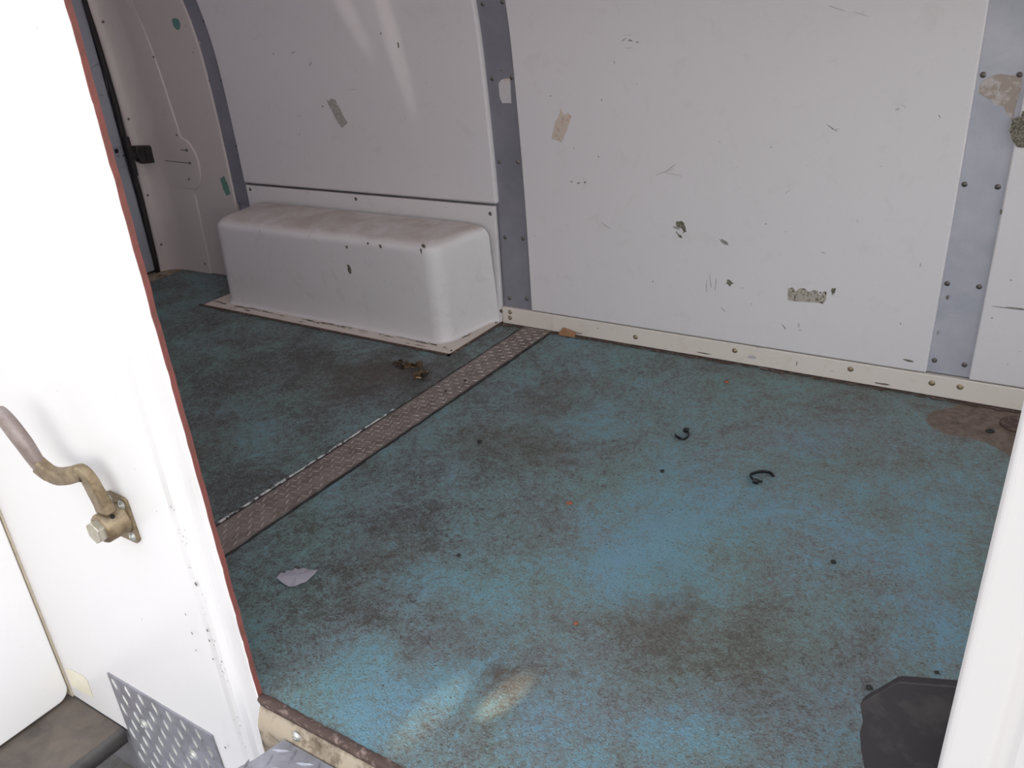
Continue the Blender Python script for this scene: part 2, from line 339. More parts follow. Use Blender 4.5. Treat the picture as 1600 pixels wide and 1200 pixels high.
# ---------------------------------------------------------------- shell
def floor_obj():
    bm = bmesh.new(); x0, x1, y0, y1 = -1.925, XR, YS, .03; nx, ny = 230, 90
    W = bm.verts.layers.float.new('wear'); B = bm.verts.layers.float.new('brown'); R = bm.verts.layers.float.new('bare'); D = bm.verts.layers.float.new('dusty')
    # (px, py, radius m, amount): clean blue > 0, dirt < 0
    spots = [(400, 680, .16, .30), (300, 540, .12, .22), (590, 640, .10, .22), (450, 620, .10, .15), (690, 545, .07, .30), (400, 505, .1, .12), (560, 555, .06, .2),
             (560, 600, .20, -.30), (500, 560, .12, -.22), (340, 770, .10, -.32), (690, 600, .10, -.25), (620, 580, .10, -.22), (320, 500, .14, -.18),
             (760, 545, .05, .3), (900, 535, .07, .25), (960, 590, .07, .2), (880, 650, .05, .25),
             (1010, 840, .13, .42), (950, 900, .10, .42), (1080, 790, .12, .30), (1200, 790, .13, .32), (1330, 840, .10, .25), (1100, 900, .09, .20),
             (1240, 700, .12, .12), (1000, 660, .12, .15), (1450, 900, .10, .25), (1500, 800, .12, .22), (1490, 1010, .06, .42), (1390, 960, .08, .2),
             (640, 1080, .08, .30), (560, 1060, .07, .22), (480, 1100, .04, .25), (590, 1140, .06, .28), (540, 1000, .04, .15), (700, 1060, .04, .25), (520, 1090, .05, -.12), (680, 1130, .05, -.1), (790, 950, .07, .3), (760, 1030, .05, .38),
             (700, 900, .06, .22), (650, 880, .05, .2), (850, 1090, .10, .22), (960, 1120, .10, .15), (1330, 1090, .09, .22), (1100, 1150, .08, .2),
             (450, 960, .10, -.05), (470, 870, .14, -.20), (560, 930, .10, -.20), (600, 870, .08, -.20), (700, 780, .14, -.18), (760, 700, .12, -.20),
             (860, 620, .07, -.30), (900, 590, .05, -.25), (820, 760, .1, -.14), (950, 1030, .10, -.15), (1020, 990, .08, -.22), (1120, 1010, .10, -.24),
             (1220, 1000, .10, -.20), (1180, 1080, .09, -.22), (840, 1000, .07, -.2), (1300, 920, .1, -.08), (1350, 1020, .08, -.1), (800, 1040, .035, -.35), (700, 990, .07, -.12)]
    brn = [(870, 600, .05, .7), (850, 640, .06, .6), (950, 600, .04, .6), (770, 680, .09, .45), (1280, 700, .06, .25), (1030, 980, .07, .5), (800, 1045, .04, .8),
           (790, 1080, .04, .6), (590, 880, .08, .5), (560, 590, .12, .5), (640, 580, .08, .5), (1180, 1060, .08, .4), (300, 700, .1, .4), (1060, 930, .05, .5), (730, 1010, .06, .4), (860, 700, .08, .4)]
    sp = [(at(px, py, 2, 0), r, a) for px, py, r, a in spots]; sp = [(c, r, a*(.55 if a > 0 else .48)) for c, r, a in sp]; br = [(at(px, py, 2, 0), r, a) for px, py, r, a in brn]
    bc = at(1600, 672, 2, 0); grid = []
    for i in range(nx+1):
        row = []
        for j in range(ny+1):
            x = x0+(x1-x0)*i/nx; ya = YS+.047 if x < .44 else (YS+.011+.036*max(0, (.529-x)/.089) if x < .531 else y0); y = ya+(y1-ya)*j/ny; v = bm.verts.new((x, y, 0))
            base = .56 if x > .05 else .42
            if y > -.35: base -= (.05 if x > .05 else .02)*(y+.35)/.35
            if x < -1.3: base += .10
            q = Vector((x, y, 0))+.05*noise.noise_vector(Vector((x*9, y*9, 0)))
            for c, r, a in sp:
                d2 = ((q.x-c.x)**2+(q.y-c.y)**2)/(r*r*1.7)
                if d2 < 9: base += a*math.exp(-d2)
            v[W] = base
            u = max(0, min(1, (x-.35+.25*noise.noise(Vector((x*2, y*2, 4)))-.25*(y+1))/.7)); v[D] = u*u*(3-2*u)
            g = 0
            for c, r, a in br:
                d2 = ((q.x-c.x)**2+(q.y-c.y)**2)/(r*r*1.7)
                if d2 < 9: g += a*math.exp(-d2)
            if y > -.05: g += .9*(y+.05)/.05
            if -.06 < x < .17: g += .6*max(0, 1-abs(x-.053)/.085)
            v[B] = g
            v[R] = max(0, 1-((q.x-bc.x)**2/.20**2+(q.y-bc.y)**2/.13**2)*.5)
            row.append(v)
        grid.append(row)
    for i in range(nx):
        for j in range(ny): bm.faces.new((grid[i][j], grid[i+1][j], grid[i+1][j+1], grid[i][j+1]))
    # edge thickness
    box(bm, (.534, y0, -.018), (x1, y0+.02, -.0008)); box(bm, (x0, y0+.047, -.018), (x0+.02, y1, -.0008))
    o = link('floor', bm, 'floor'); return tag(o, kind='structure')
floor_obj()
bm = bmesh.new(); box(bm, (-2.1, YS+.047, -.05), (XR, .05, -.019)); box(bm, (.534, YS+.002, -.05), (XR, YS+.047, -.019)); tag(link('floor_base', bm, 'rust'), kind='structure')
bm = bmesh.new()      # roof sheet, open in the middle for an added panel that brightens the interior
for lo, hi in (((-2.12, -1.73, ZC), (XR, -1.35, ZC+.03)), ((-2.12, -.40, ZC), (XR, .06, ZC+.03)), ((-2.12, -1.35, ZC), (-1.95, -.40, ZC+.03)), ((.9, -1.35, ZC), (XR, -.40, ZC+.03))): box(bm, lo, hi)
tag(link('ceiling', bm, 'ceiling'), kind='structure')
bm = bmesh.new(); vs = [bm.verts.new(p) for p in ((-1.97, -1.37, ZC-.001), (.92, -1.37, ZC-.001), (.92, -.38, ZC-.001), (-1.97, -.38, ZC-.001))]; bm.faces.new(vs)
tag(link('roof_fill_panel_1', bm, 'roof_fill'), kind='structure')
bm = bmesh.new(); slab(bm, lambda z: -2.12, lambda z: XR, -.05, ZC, .012, .05); tag(link('wall_back', bm, 'galv_light'), kind='structure')
bm = bmesh.new(); box(bm, (-2.14, -1.75, -.05), (-2.10, .06, ZC)); tag(link('wall_left', bm, 'door_paint'), kind='structure')
bm = bmesh.new(); box(bm, (XR-.03, -1.73, -.02), (XR, .03, .55)); box(bm, (XR-.03, -1.73, 1.52), (XR, .03, ZC)); tag(link('wall_right', bm, 'panel'), kind='structure')
bm = bmesh.new(); box(bm, (.53, YS, 1.58), (1.70, YS+.05, ZC+.03)); tag(link('wall_front', bm, 'body_paint'), kind='structure')
bm = bmesh.new(); box(bm, (-6, -8, -.82), (7, 3, -.80)); tag(link('ground', bm, 'asphalt'), kind='structure')

# ---------------------------------------------------------------- side wall lining
def edge_a(z): return -1.80+0*z
xl = lambda z: -.083; xr_ = lambda z: .026
rs0 = lambda z: 1.325+.037*z; rs1 = lambda z: 1.428+.035*z
ls0 = lambda z: -1.475-.12*max(0, z-.80)**2; ls1 = lambda z: -1.386-.12*max(0, z-.80)**2
TH = -.012

def strip(name, a, b, z0, label, mat, marks=()):
    bm = bmesh.new(); slab(bm, lambda z: a(z)-.006, lambda z: b(z)+.006, z0, ZC, -.002, .011)
    for (px, py, rx, ry, mi) in marks:
        p = on_wall(px, py, -.0026); blob(bm, p, UX, UZ, rx, ry, mi)
    o = link(name, bm, [mat, 'scuff', 'chip_dark']); tag(o, label, 'metal strip'); return o
s1 = strip('pillar_cover', ls0, ls1, .345, 'dark grey metal strip on the wall above the left end of the wheel cover', 'galv', [(311, 67, .012, .007, 1)])
for px, py in ((298, 34), (318, 33), (327, 126), (346, 126), (350, 228), (369, 228)): screw('t', on_wall(px, py, -.002), s1)
s2 = strip('pillar_cover', xl, xr_, .064, 'bluish grey metal strip between the two large white wall panels', 'galv', [(792, 290, .003, .003, 2), (783, 110, .006, .003, 2)])
for px, py in ((754, 6), (785, 3), (769, 123), (799, 121), (780, 253), (809, 253), (789, 371), (817, 373), (796, 466), (823, 467)): screw('s', on_wall(px, py, -.002), s2)
s3 = strip('pillar_cover', rs0, rs1, .068, 'wide pale grey metal strip at the right end of the large white wall panel', 'galv_light',
           [(1490, 493, .018, .0015, 1), (1510, 452, .01, .001, 1), (1511, 395, .006, .001, 1)])
for px, py in ((1536, 117), (1593, 117), (1507, 288), (1559, 292), (1480, 443), (1530, 448), (1460, 563), (1507, 570)): screw('s', on_wall(px, py, -.002), s3)

def panel(name, a, b, z0, label, mat, marks, z1=ZC, th=TH, bv=.004):
    bm = bmesh.new(); slab(bm, a, b, z0, z1, th, .010)
    rnd = random.Random(len(marks)*3+1)
    for mk in marks:
        px, py, rx, ry, mi = mk[:5]; ang = mk[5] if len(mk) > 5 else 0
        p = on_wall(px, py, th-.0006); ca, sa = math.cos(ang), math.sin(ang)
        blob(bm, p, UX*ca+UZ*sa, UZ*ca-UX*sa, rx*1.4, ry*1.4, mi, .5 if rx < .03 else .3, 13, rnd)
    o = link(name, bm, [mat, 'chip_dark', 'chip_grey', 'scuff'], bevel=bv); tag(o, label, 'wall panel'); return o
pm1 = [(458, 82, .008, .002, 2, .4), (485, 100, .010, .002, 2, .9), (622, 70, .004, .012, 1), (468, 181, .018, .001, 3), (551, 140, .018, .001, 3), (595, 52, .004, .004, 2),
       (504, 166, .004, .003, 1), (427, 84, .004, .003, 2), (468, 210, .002, .003, 2), (634, 185, .001, .01, 3)]
panel('wall_panel', lambda z: ls1(z)+.002, lambda z: xl(z)-.002, .437, 'white wall panel above the wheel well cover, left of the middle metal strip', 'panel', pm1, th=-.018, bv=.008)
pm2 = [(1063, 350, .013, .010, 1), (1069, 357, .006, .009, 1), (1056, 356, .011, .003, 2, -.2), (1058, 364, .007, .003, 2, -.8), (1063, 369, .008, .004, 1, -.5), (1069, 362, .006, .002, 1, .4), (1131, 378, .014, .006, 2, -.55), (1140, 442, .010, .009, 1), (1302, 455, .006, .010, 1),
       (947, 353, .020, .002, 3, -.5), (904, 286, .006, .003, 2, .4), (893, 284, .004, .002, 2), (914, 285, .005, .002, 1, .5), (975, 62, .010, .0014, 2, .5), (985, 63, .008, .002, 2, -.2), (996, 66, .005, .002, 2, .2), (983, 75, .012, .001, 3), (980, 55, .012, .0008, 3, -.1),
       (960, 98, .002, .004, 3), (940, 156, .003, .002, 2), (1040, 268, .030, .0012, 3, .35), (1048, 262, .018, .001, 2, .6), (1050, 272, .030, .001, 3, -.15), (1298, 199, .012, .0015, 2, -.6), (1306, 204, .004, .001, 1, -.5),
       (1305, 202, .010, .001, 3, .1), (1304, 12, .03, .001, 3, -.35), (1345, 22, .02, .001, 3, -.3), (1402, 171, .005, .003, 3), (1412, 166, .008, .001, 3, -.6), (1468, 182, .006, .001, 2, -.9),
       (1160, 450, .003, .001, 2), (1174, 475, .001, .002, 1), (1130, 484, .010, .001, 2, -.7), (1225, 511, .010, .0014, 1, -.9), (1248, 508, .003, .006, 3), (1250, 516, .005, .002, 3), (1407, 506, .002, .002, 1),
       (1438, 414, .001, .006, 2), (1110, 440, .002, .03, 3, .1), (1118, 446, .002, .022, 3, -.1), (1104, 448, .002, .025, 3), (1340, 345, .002, .004, 3), (1286, 395, .006, .002, 3, -.3), (1020, 440, .002, .003, 2),
       (1480, 465, .003, .007, 1), (1465, 520, .002, .006, 2), (860, 150, .003, .002, 2), (935, 245, .002, .002, 1), (1205, 230, .003, .002, 3), (1230, 300, .012, .001, 3, .8), (1376, 260, .004, .001, 3), (1418, 563, .012, .003, 1, -.1),
       (1190, 545, .016, .002, 2, -.15)]
panel('wall_panel', lambda z: xr_(z)+.002, lambda z: rs0(z)-.002, .066, 'largest white wall panel, between the middle and the right metal strips', 'panel', pm2)
panel('wall_panel', lambda z: rs1(z)+.002, lambda z: XR-.03, .066, 'white wall panel at the right edge, right of the wide pale metal strip', 'panel',
      [(1603, 196, .026, .045, 1), (1580, 482, .04, .0012, 2, 0), (1592, 482, .03, .001, 1, 0), (1580, 438, .002, .002, 2), (1550, 497, .002, .002, 2), (1564, 331, .002, .006, 1)])
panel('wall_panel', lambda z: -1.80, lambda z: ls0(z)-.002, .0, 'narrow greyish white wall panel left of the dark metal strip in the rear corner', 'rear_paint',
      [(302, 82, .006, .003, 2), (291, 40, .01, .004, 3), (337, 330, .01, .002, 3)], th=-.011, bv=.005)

# kick plate along the foot of the wall
bm = bmesh.new(); slab(bm, lambda z: -.098, lambda z: XR-.03, .003, .063, -.013, .008)
rnd = random.Random(5)
for px, py, rx, ry, mi in ((1175, 558, .02, .008, 2), (1245, 568, .002, .01, 1), (1040, 545, .004, .002, 2), (1300, 580, .01, .002, 2), (934, 513, .003, .002, 1), (900, 520, .03, .003, 1), (1380, 600, .03, .003, 1), (1100, 552, .03, .003, 1)):
    blob(bm, on_wall(px, py, -.0136), UX, UZ, rx, ry, mi, .4, 10, rnd)
kp = link('kick_plate', bm, ['kick_paint', 'chip_dark', 'scuff'], bevel=.002); tag(kp, 'long cream painted kick plate screwed along the foot of the wall', 'kick plate')
for px, py in ((797, 488), (797, 497), (993, 527), (1148, 548), (1329, 577), (1456, 599), (1500, 605)): screw('k', on_wall(px, py, -.0125), kp)

# grime line where floor meets the wall
bm = bmesh.new(); rnd = random.Random(11)
x = -.12
while x < 2.5:
    l = rnd.uniform(.015, .05); wd = rnd.uniform(.006, .016)*(1.4 if x < .3 else 1)
    blob(bm, (x+l/2, -.013-wd*.5, .0012+rnd.random()*.001), UX, UY, l*.7, wd, 0, .55, 10, rnd); x += l*.8
tag(link('dirt_line', bm, 'rust'), 'line of brown dirt on the floor along the kick plate', 'dirt', kind='stuff')

# ---------------------------------------------------------------- stickers and tape on the wall
def sticker(name, pts, off, mat, label, wall=True, cat='sticker', fn=None):
    bm = bmesh.new(); P = [(fn(px, py) if fn else on_wall(px, py, off)) for px, py in pts]
    polyprism(bm, P, Vector((0, -.0006, 0)))
    return tag(link(name, bm, mat), label, cat)
sticker('torn_sticker', [(509, 155), (513, 158), (518, 153), (524, 156), (527, 163), (531, 169), (536, 180), (543, 192), (534, 200), (528, 192), (520, 176), (514, 165)], -.0184, 'sticker_grey', 'grey torn sticker on the white panel above the wheel well cover')
sticker('torn_sticker', [(868, 190), (872, 184), (876, 170), (879, 176), (883, 180), (887, 176), (893, 181), (889, 194), (884, 208), (877, 223), (870, 219), (862, 217), (864, 205)], TH-.0004, 'sticker_pale', 'beige and pink torn sticker on the large wall panel, right of the middle metal strip')
sticker('torn_label', [(1231, 451), (1238, 449), (1243, 456), (1250, 450), (1258, 452), (1264, 457), (1271, 453), (1277, 454), (1281, 462), (1287, 455), (1292, 458), (1290, 470), (1286, 475), (1278, 473), (1262, 472), (1244, 471), (1231, 469)], TH-.0004, 'sticker_torn', 'brown and grey peeled label low on the right half of the largest white panel')
LB = bpy.data.objects['torn_label']
FRAG = []
def fragments(parent, spots):
    rnd = random.Random(17)
    for px, py, rx, ry, m in spots:
        bm = bmesh.new(); blob(bm, on_wall(px, py, TH-.0014), UX, UZ, rx, ry, 0, .6, 13, rnd); link('torn_fragment', bm, m, parent)
sticker('torn_sticker', [(779, 131), (783, 125), (788, 123), (797, 122), (799, 161), (785, 161), (781, 152)], -.0024, 'sticker_white', 'small white sticker on the middle metal strip')
sticker('residue_patch', [(1531, 133), (1540, 123), (1552, 118), (1563, 115), (1578, 118), (1596, 118), (1597, 132), (1592, 150), (1586, 170), (1583, 192), (1574, 178), (1568, 165), (1553, 164), (1548, 156), (1541, 152), (1530, 146)], -.0024, 'sticker_brown', 'brown glue residue near the top of the wide right metal strip')
sticker('green_tape', [(268, 31), (273, 28), (279, 30), (282, 38), (281, 45), (277, 47), (272, 42)], -.0114, 'tape_green', 'small piece of green tape high on the narrow panel left of the dark strip')
sticker('green_tape', [(344, 279), (350, 275), (356, 288), (360, 303), (354, 306), (349, 296)], -.0114, 'tape_green', 'small piece of green tape beside the lower end of the dark metal strip')

fragments(LB, [(1240, 454, .006, .008, 'chip_dark'), (1242, 464, .003, .008, 'rust'), (1256, 452, .010, .003, 'chip_dark'), (1263, 457, .005, .004, 'chip_dark'), (1273, 457, .007, .008, 'chip_grey'), (1276, 468, .006, .007, 'chip_dark'),
               (1282, 457, .003, .004, 'crumb'), (1286, 463, .004, .006, 'chip_dark'), (1290, 458, .003, .006, 'crumb'), (1284, 473, .006, .003, 'crumb'), (1235, 461, .004, .008, 'card_dull')])
# ---------------------------------------------------------------- wheel well cover
def wheel_cover():
    root = empty('wheel_well_cover', (-.75, -.15, 0), 'white moulded wheel well cover with rounded edges, standing against the wall', 'wheel well cover')
    L = root.location
    bm = bmesh.new()
    def ring(z, inset, flare=0):
        x0, x1, yf = -1.335+inset-flare, -.165-inset+flare, -.262+inset-flare
        tap = z*.03; x0 += tap; x1 -= tap; yf += tap*.9
        r = max(.06-inset*.4, .02) if flare == 0 else .06; pts = []
        pts.append((x0-.02, -.008, z))
        for k in range(9):
            a = PI+PI/2*k/8; pts.append((x0+r+r*math.cos(a), yf+r+r*math.sin(a), z))
        nn = 24
        for k in range(1, nn): pts.append((x0+r+(x1-x0-2*r)*k/nn, yf, z))
        for k in range(9):
            a = 1.5*PI+PI/2*k/8; pts.append((x1-r+r*math.cos(a), yf+r+r*math.sin(a), z))
        pts.append((x1+.022, -.035, z)); pts.append((x1+.05, -.008, z))
        return [bm.verts.new(Vector(p)-L) for p in pts]
    R = .042; rings = [ring(.003, 0, .010), ring(.006, 0, .005), ring(.012, 0, .002), ring(.022, 0)]
    for z in (.06, .1, .15, .2, .25, .29, .318): rings.append(ring(z, 0))
    for k in range(1, 9):
        a = PI/2*k/8; rings.append(ring(.318+R*math.sin(a)*.95, R*(1-math.cos(a))))
    rings.append(ring(.3605, .06)); rings.append(ring(.3635, .09)); 
    for a, b in zip(rings, rings[1:]):
        for k in range(len(a)-1): bm.faces.new((a[k], a[k+1], b[k+1], b[k]))
    bm.faces.new(rings[-1])
    for v in bm.verts:   # slightly uneven hand-laid surface
        n = noise.noise(v.co*7)*.0022; v.co.y -= n; v.co.z += noise.noise(v.co*9+Vector((5, 0, 0)))*.0016 if v.co.z > .02 else 0
    # chips and rub marks on the body
    rnd = random.Random(3)
    for px, py, rx, ry, pl in ((547, 420, .006, .012, 'f'), (545, 415, .004, .005, 'f'), (543, 386, .004, .006, 'f'), (595, 384, .006, .005, 'f'), (576, 380, .004, .004, 'f'), (663, 384, .007, .008, 'f'),
                               (659, 392, .003, .009, 'f'), (638, 493, .002, .003, 'f'), (548, 425, .006, .004, 'f'), (407, 360, .002, .002, 'f'), (530, 487, .008, .002, 'f'), (588, 494, .002, .004, 'f'), (509, 492, .002, .004, 'f')):
        p = at(px, py, 1, -.2605+.027*.25) if pl == 'f' else None
        blob(bm, p-UY*.0035-L, UX, UZ, rx*1.7, ry*1.7, 1, .5, 10, rnd)
    link('cover_body', bm, ['well_paint', 'chip_dark'], root, smooth=True)
    # flange on the floor
    bm = bmesh.new(); out = []
    zf = .004
    P = [(-1.405, -.318), (-.1095, -.318), (-.1095, -.012), (-.17, -.012), (-.17, -.24), (-.21, -.262), (-1.31, -.262), (-1.335, -.24), (-1.335, -.012), (-1.405, -.012)]
    polyprism(bm, [Vector((x, y, zf))-L for x, y in P], Vector((0, 0, -.004)))
    rnd = random.Random(9)
    for k in range(60):
        x = rnd.uniform(-1.38, -.18); blob(bm, Vector((x, -.278+rnd.uniform(-.006, .006)-.02*(rnd.random() > .85), .0046))-L, UX, UY, rnd.uniform(.008, .04), rnd.uniform(.002, .006), 1, .6, 10, rnd)
    for k in range(10):
        y = rnd.uniform(-.29, -.03); blob(bm, Vector((-.155+rnd.uniform(-.004, .01), y, .0046))-L, UX, UY, rnd.uniform(.002, .006), rnd.uniform(.008, .03), 1, .6, 10, rnd)
    fl = link('floor_flange', bm, ['flange_paint', 'chip_dark'], root)
    # dark lip under the flange
    bm = bmesh.new()
    for a, b in (((-1.43, -.330, .0), (-.10, -.317, .003)), ((-.112, -.33, .0), (-.098, -.012, .003))): box(bm, Vector(a)-L, Vector(b)-L)
    link('seal_bead', bm, 'rust', root)
    # wall flange
    bm = bmesh.new(); slab(bm, lambda z: -1.385+z*0, lambda z: -.103+.004*z/.4, .004, .428, -.011, .004)
    for v in bm.verts: v.co -= L
    wf = link('wall_flange', bm, 'well_paint', root, bevel=.003)
    for px, py in ((391, 296), (556, 311), (766, 334), (783, 486)): screw('s', on_wall(px, py, -.0105), root)
    for px, py in ((705, 548), (497, 505), (775, 504)):
        screw('t', at(px, py, 2, .004), root, (0, 0, 1))
    return root
wheel_cover()

# ---------------------------------------------------------------- rear corner: coved cover, seal, latch, door
def corner_cover():
    bm = bmesh.new(); n = 40; z0, z1 = .0, ZC; prof_n = 14; rows = []
    def xs(z):          # the free edge of the cover, with the round lobe around the latch
        e = -1.735-.065*max(0, (z-.55)/.6)
        d = (z-.50)/.115
        if abs(d) < 1: e += .075*math.sqrt(1-d*d)
        return e
    zs = sorted(set([z0+(z1-z0)*i/n for i in range(n+1)]+[.385+.23*k/20 for k in range(21)]))
    for z in zs:
        row = []; e = xs(z); yb = yw(z)+.14*max(0, z-.92)**2
        row.append((e, yb-.0085, z)); row.append((e, yb-.014, z)); row.append((e-.01, yb-.0155, z))
        lean = 0
        row.append((-1.87, yb-.016, z))
        for k in range(1, 11):
            a = PI/2*k/10; row.append((-1.88-.125*math.sin(a), yb-.016-.058*(1-math.cos(a))+lean*k/10, z))
        row.append((-2.010, yb-.086+lean, z)); row.append((-2.03, yb-.088+lean, z))
        rows.append([bm.verts.new(p) for p in row])
    for a, b in zip(rows, rows[1:]):
        for k in range(len(a)-1): bm.faces.new((a[k], a[k+1], b[k+1], b[k]))
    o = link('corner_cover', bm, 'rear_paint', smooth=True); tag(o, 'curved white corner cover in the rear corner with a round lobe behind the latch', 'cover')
    return o
cc = corner_cover()
for px, py in ((161, 34), (240, 89), (201, 186), (276, 211), (295, 280), (320, 412), (252, 382), (231, 305)):
    q = at(px, py, 1, -.02)
    if q.x < -1.87: q = at(px, py, 0, -1.99)
    screw('t', q, cc, (0, -1, 0) if q.x > -1.88 else (.8, -.6, 0))
bm = bmesh.new()
pts = []; 
for i in range(24):
    z = 0.005+(ZC-.01)*i/23; pts.append(Vector((-2.016, yw(z)+.28*max(0, z-.92)**2-.101, z)))
sweep(bm, pts, [.009]*24, [.012]*24, UY, 10)
for v in [v for v in bm.verts if .40 < v.co.z < .68]: v.co.y += -.004
tag(link('door_seal', bm, 'seal', smooth=True), 'black rubber seal running down beside the curved corner cover', 'seal')

lt = empty('door_latch', (-1.955, -.055, .50), 'black boxy door latch on the curved cover in the rear corner', 'latch'); L = lt.location
def lat(px, py, x=-1.955): return at(px, py, 0, x)
bm = bmesh.new()
P = [lat(x, y)-L for x, y in ((212, 228), (240, 227), (241, 233), (245, 237), (248, 249), (246, 254), (226, 256), (219, 252), (214, 240))]
polyprism(bm, P, Vector((-.035, 0, 0))); link('latch_body', bm, 'black', lt, bevel=.004)
bm = bmesh.new(); P = [lat(x, y, -1.965)-L for x, y in ((196, 212), (202, 214), (208, 236), (217, 240), (217, 247), (211, 250), (217, 274), (212, 276), (204, 250), (200, 232))]
polyprism(bm, P, Vector((-.012, 0, 0))); link('latch_arm', bm, 'black', lt, bevel=.002)
bm = bmesh.new(); P = [lat(x, y, -1.952)-L for x, y in ((216, 232), (222, 231), (223, 240), (217, 241))]; polyprism(bm, P, Vector((.004, 0, 0)))
P = [lat(x, y, -1.952)-L for x, y in ((226, 231), (236, 230), (239, 250), (230, 252))]; polyprism(bm, P, Vector((.003, 0, 0))); link('latch_cap', bm, 'seal', lt, bevel=.001)
for (a, b, nm) in (((258, 251), (296, 255), 1), ((282, 234), (291, 235), 2)):
    r = empty('latch_pin', (0, 0, 0), 'long thin dark pin sticking out of the cover below the latch' if nm == 1 else 'short thin pin sticking out of the cover right of the latch', 'pin')
    A, B = at(*a, 1, -.045), at(*b, 1, -.02); r.location = B
    bm = bmesh.new(); sweep(bm, [B-r.location, A-r.location], [.0022, .0016], [.0022, .0016], UZ, 8); link('pin_rod', bm, 'screw', r, smooth=True)
    bm = bmesh.new(); lathe(bm, Vector((0, .004, 0)), (0, -1, 0), [(.006, 0), (.006, .004), (.003, .006)], 12); link('pin_washer', bm, 'screw', r)

# rear door with cut-outs
d1 = tag(bpy.data.objects.new('door_1', None), kind='structure'); COL.objects.link(d1); d1.location = (-2.03, -.9, 0)
bm = bmesh.new(); box(bm, (-.03, -.82, .012), (0, .80, ZC-.03)); link('door_skin', bm, 'door_paint', d1, bevel=.004)
bm = bmesh.new()
for px, py, r in ((182, 236, .009), (193, 243, .004), (175, 240, .003), (185, 244, .003), (178, 253, .003), (186, 192, .004), (147, 49, .004), (214, 292, .004), (238, 391, .004), (169, 124, .004)):
    c = at(px, py, 0, -2.029)-d1.location
    if r > .008: polyprism(bm, [c+UY*a*r+UZ*b*r for a, b in ((-1, -1), (1, -1), (1, 1), (-1, 1))], Vector((.0008, 0, 0)))
    else: lathe(bm, c, (1, 0, 0), [(r, 0), (r, .0008)], 10)
link('cut_out', bm, 'hole', d1)
bm = bmesh.new()
for a, b in (((150, 60), (158, 80)), ((140, 110), (152, 99)), ((152, 99), (162, 112)), ((162, 112), (170, 145)), ((140, 150), (162, 148)), ((172, 230), (192, 230)), ((182, 262), (200, 258))):
    sweep(bm, [at(*a, 0, -2.028)-d1.location, at(*b, 0, -2.028)-d1.location], [.0012]*2, [.0012]*2, UX, 6)
link('weld_bead', bm, 'door_paint', d1, smooth=True)
bm = bmesh.new(); box(bm, (-2.10, YS+.05, -.018), (-1.927, .0, .002)); tag(link('rear_threshold', bm, 'sill'), 'brown dirty threshold strip across the far left end of the blue floor', 'threshold')

# ---------------------------------------------------------------- tread plate strip over the floor joint
def tread_strip():
    bm = bmesh.new(); x0, x1, y0, y1, H = -.0005, .1085, -1.70, -.016, .004
    box(bm, (x0, y0, .0002), (x1, y1, H)); rnd = random.Random(2)
    i = 0; y = y0+.012
    while y < y1-.01:
        for k in range(5):
            x = x0+.014+k*.021
            d = Vector((1, 0, 0)) if (i+k) % 2 == 0 else Vector((0, 1, 0))
            d = Matrix.Rotation(.35, 3, 'Z') @ d
            lug(bm, Vector((x, y, H)), d, UZ, .023, .0045, .0022, 1)
        y += .0205; i += 1
    o = link('tread_plate_strip', bm, ['tread_dirty', 'tread_worn']); tag(o, 'brown dirty tread plate strip lying across the blue floor from wall to door side', 'floor strip')
    for px, py in ((727, 598), (697, 614), (745, 560)): pass
    return o
TS = tread_strip()
def ribbon(bm, x, w, y0, y1, z, step, rnd, amp):
    rows = []; n = int((y1-y0)/step)
    for i in range(n+1):
        y = y0+(y1-y0)*i/n; a, b = x-w*(1+amp*(rnd.random()-.5)), x+w*(1+amp*(rnd.random()-.5))
        rows.append([bm.verts.new(p) for p in ((a, y, .0003), (a, y, z), (b, y, z), (b, y, .0003))])
    for p, q in zip(rows, rows[1:]):
        for k in range(3): bm.faces.new((p[k], p[k+1], q[k+1], q[k]))
rnd = random.Random(21)
for xx, wd in ((-.0065, .0045), (.1145, .0042)):
    bm = bmesh.new(); ribbon(bm, xx, wd, -1.70, -.018, .0012, .02, rnd, 1.1); link('edge_seam', bm, 'seal', TS)
bm = bmesh.new(); ribbon(bm, -.0130, .0028, -1.69, -.72, .0036, .022, rnd, 1.5); tag(link('caulk_bead', bm, 'caulk', TS), 'broken pale caulk line')
# ---------------------------------------------------------------- litter on the floor
def crumb(px, py, r, mat, label, name='crumb', cat='debris', h=.6, grp=None):
    c = at(px, py, 2, 0); bm = bmesh.new()
    bmesh.ops.create_icosphere(bm, subdivisions=2, radius=r); rnd = random.Random(px*7+py)
    for v in bm.verts:
        v.co *= 1+.5*noise.noise(v.co*(1.6/r)+Vector((px, py, 0))); v.co.z *= h
    lo = min(v.co.z for v in bm.verts)
    for v in bm.verts: v.co.z -= lo
    o = link(name, bm, mat, smooth=False); o.location = (c.x, c.y, .0005); tag(o, label, cat, grp); return o
crumb(750, 692, .007, 'crumb', 'black crumb on the blue floor, right of the middle of the tread plate strip')
crumb(717, 870, .005, 'crumb', 'tiny black crumb on the worn blue floor, well to the right of the grey flake')
crumb(1035, 738, .006, 'crumb', 'small brown-black crumb on the floor, left below the two black cable ties')
crumb(1302, 880, .006, 'crumb', 'dark crumb on the floor right of the bright blue patch')
crumb(1358, 1077, .006, 'crumb', 'dark crumb beside the upper left corner of the black plastic guard')
crumb(1464, 1052, .004, 'crumb', 'tiny dark crumb just beyond the top edge of the black plastic guard')
crumb(838, 507, .009, 'leaf', 'dark leaf scrap at the kick plate, by the end of the tread plate strip')
crumb(727, 598, .005, 'crumb', 'black grit on the tread plate strip, upper half').location.z = .0045
crumb(697, 614, .004, 'crumb', 'small black grit on the tread plate strip, just below the larger grit').location.z = .0045
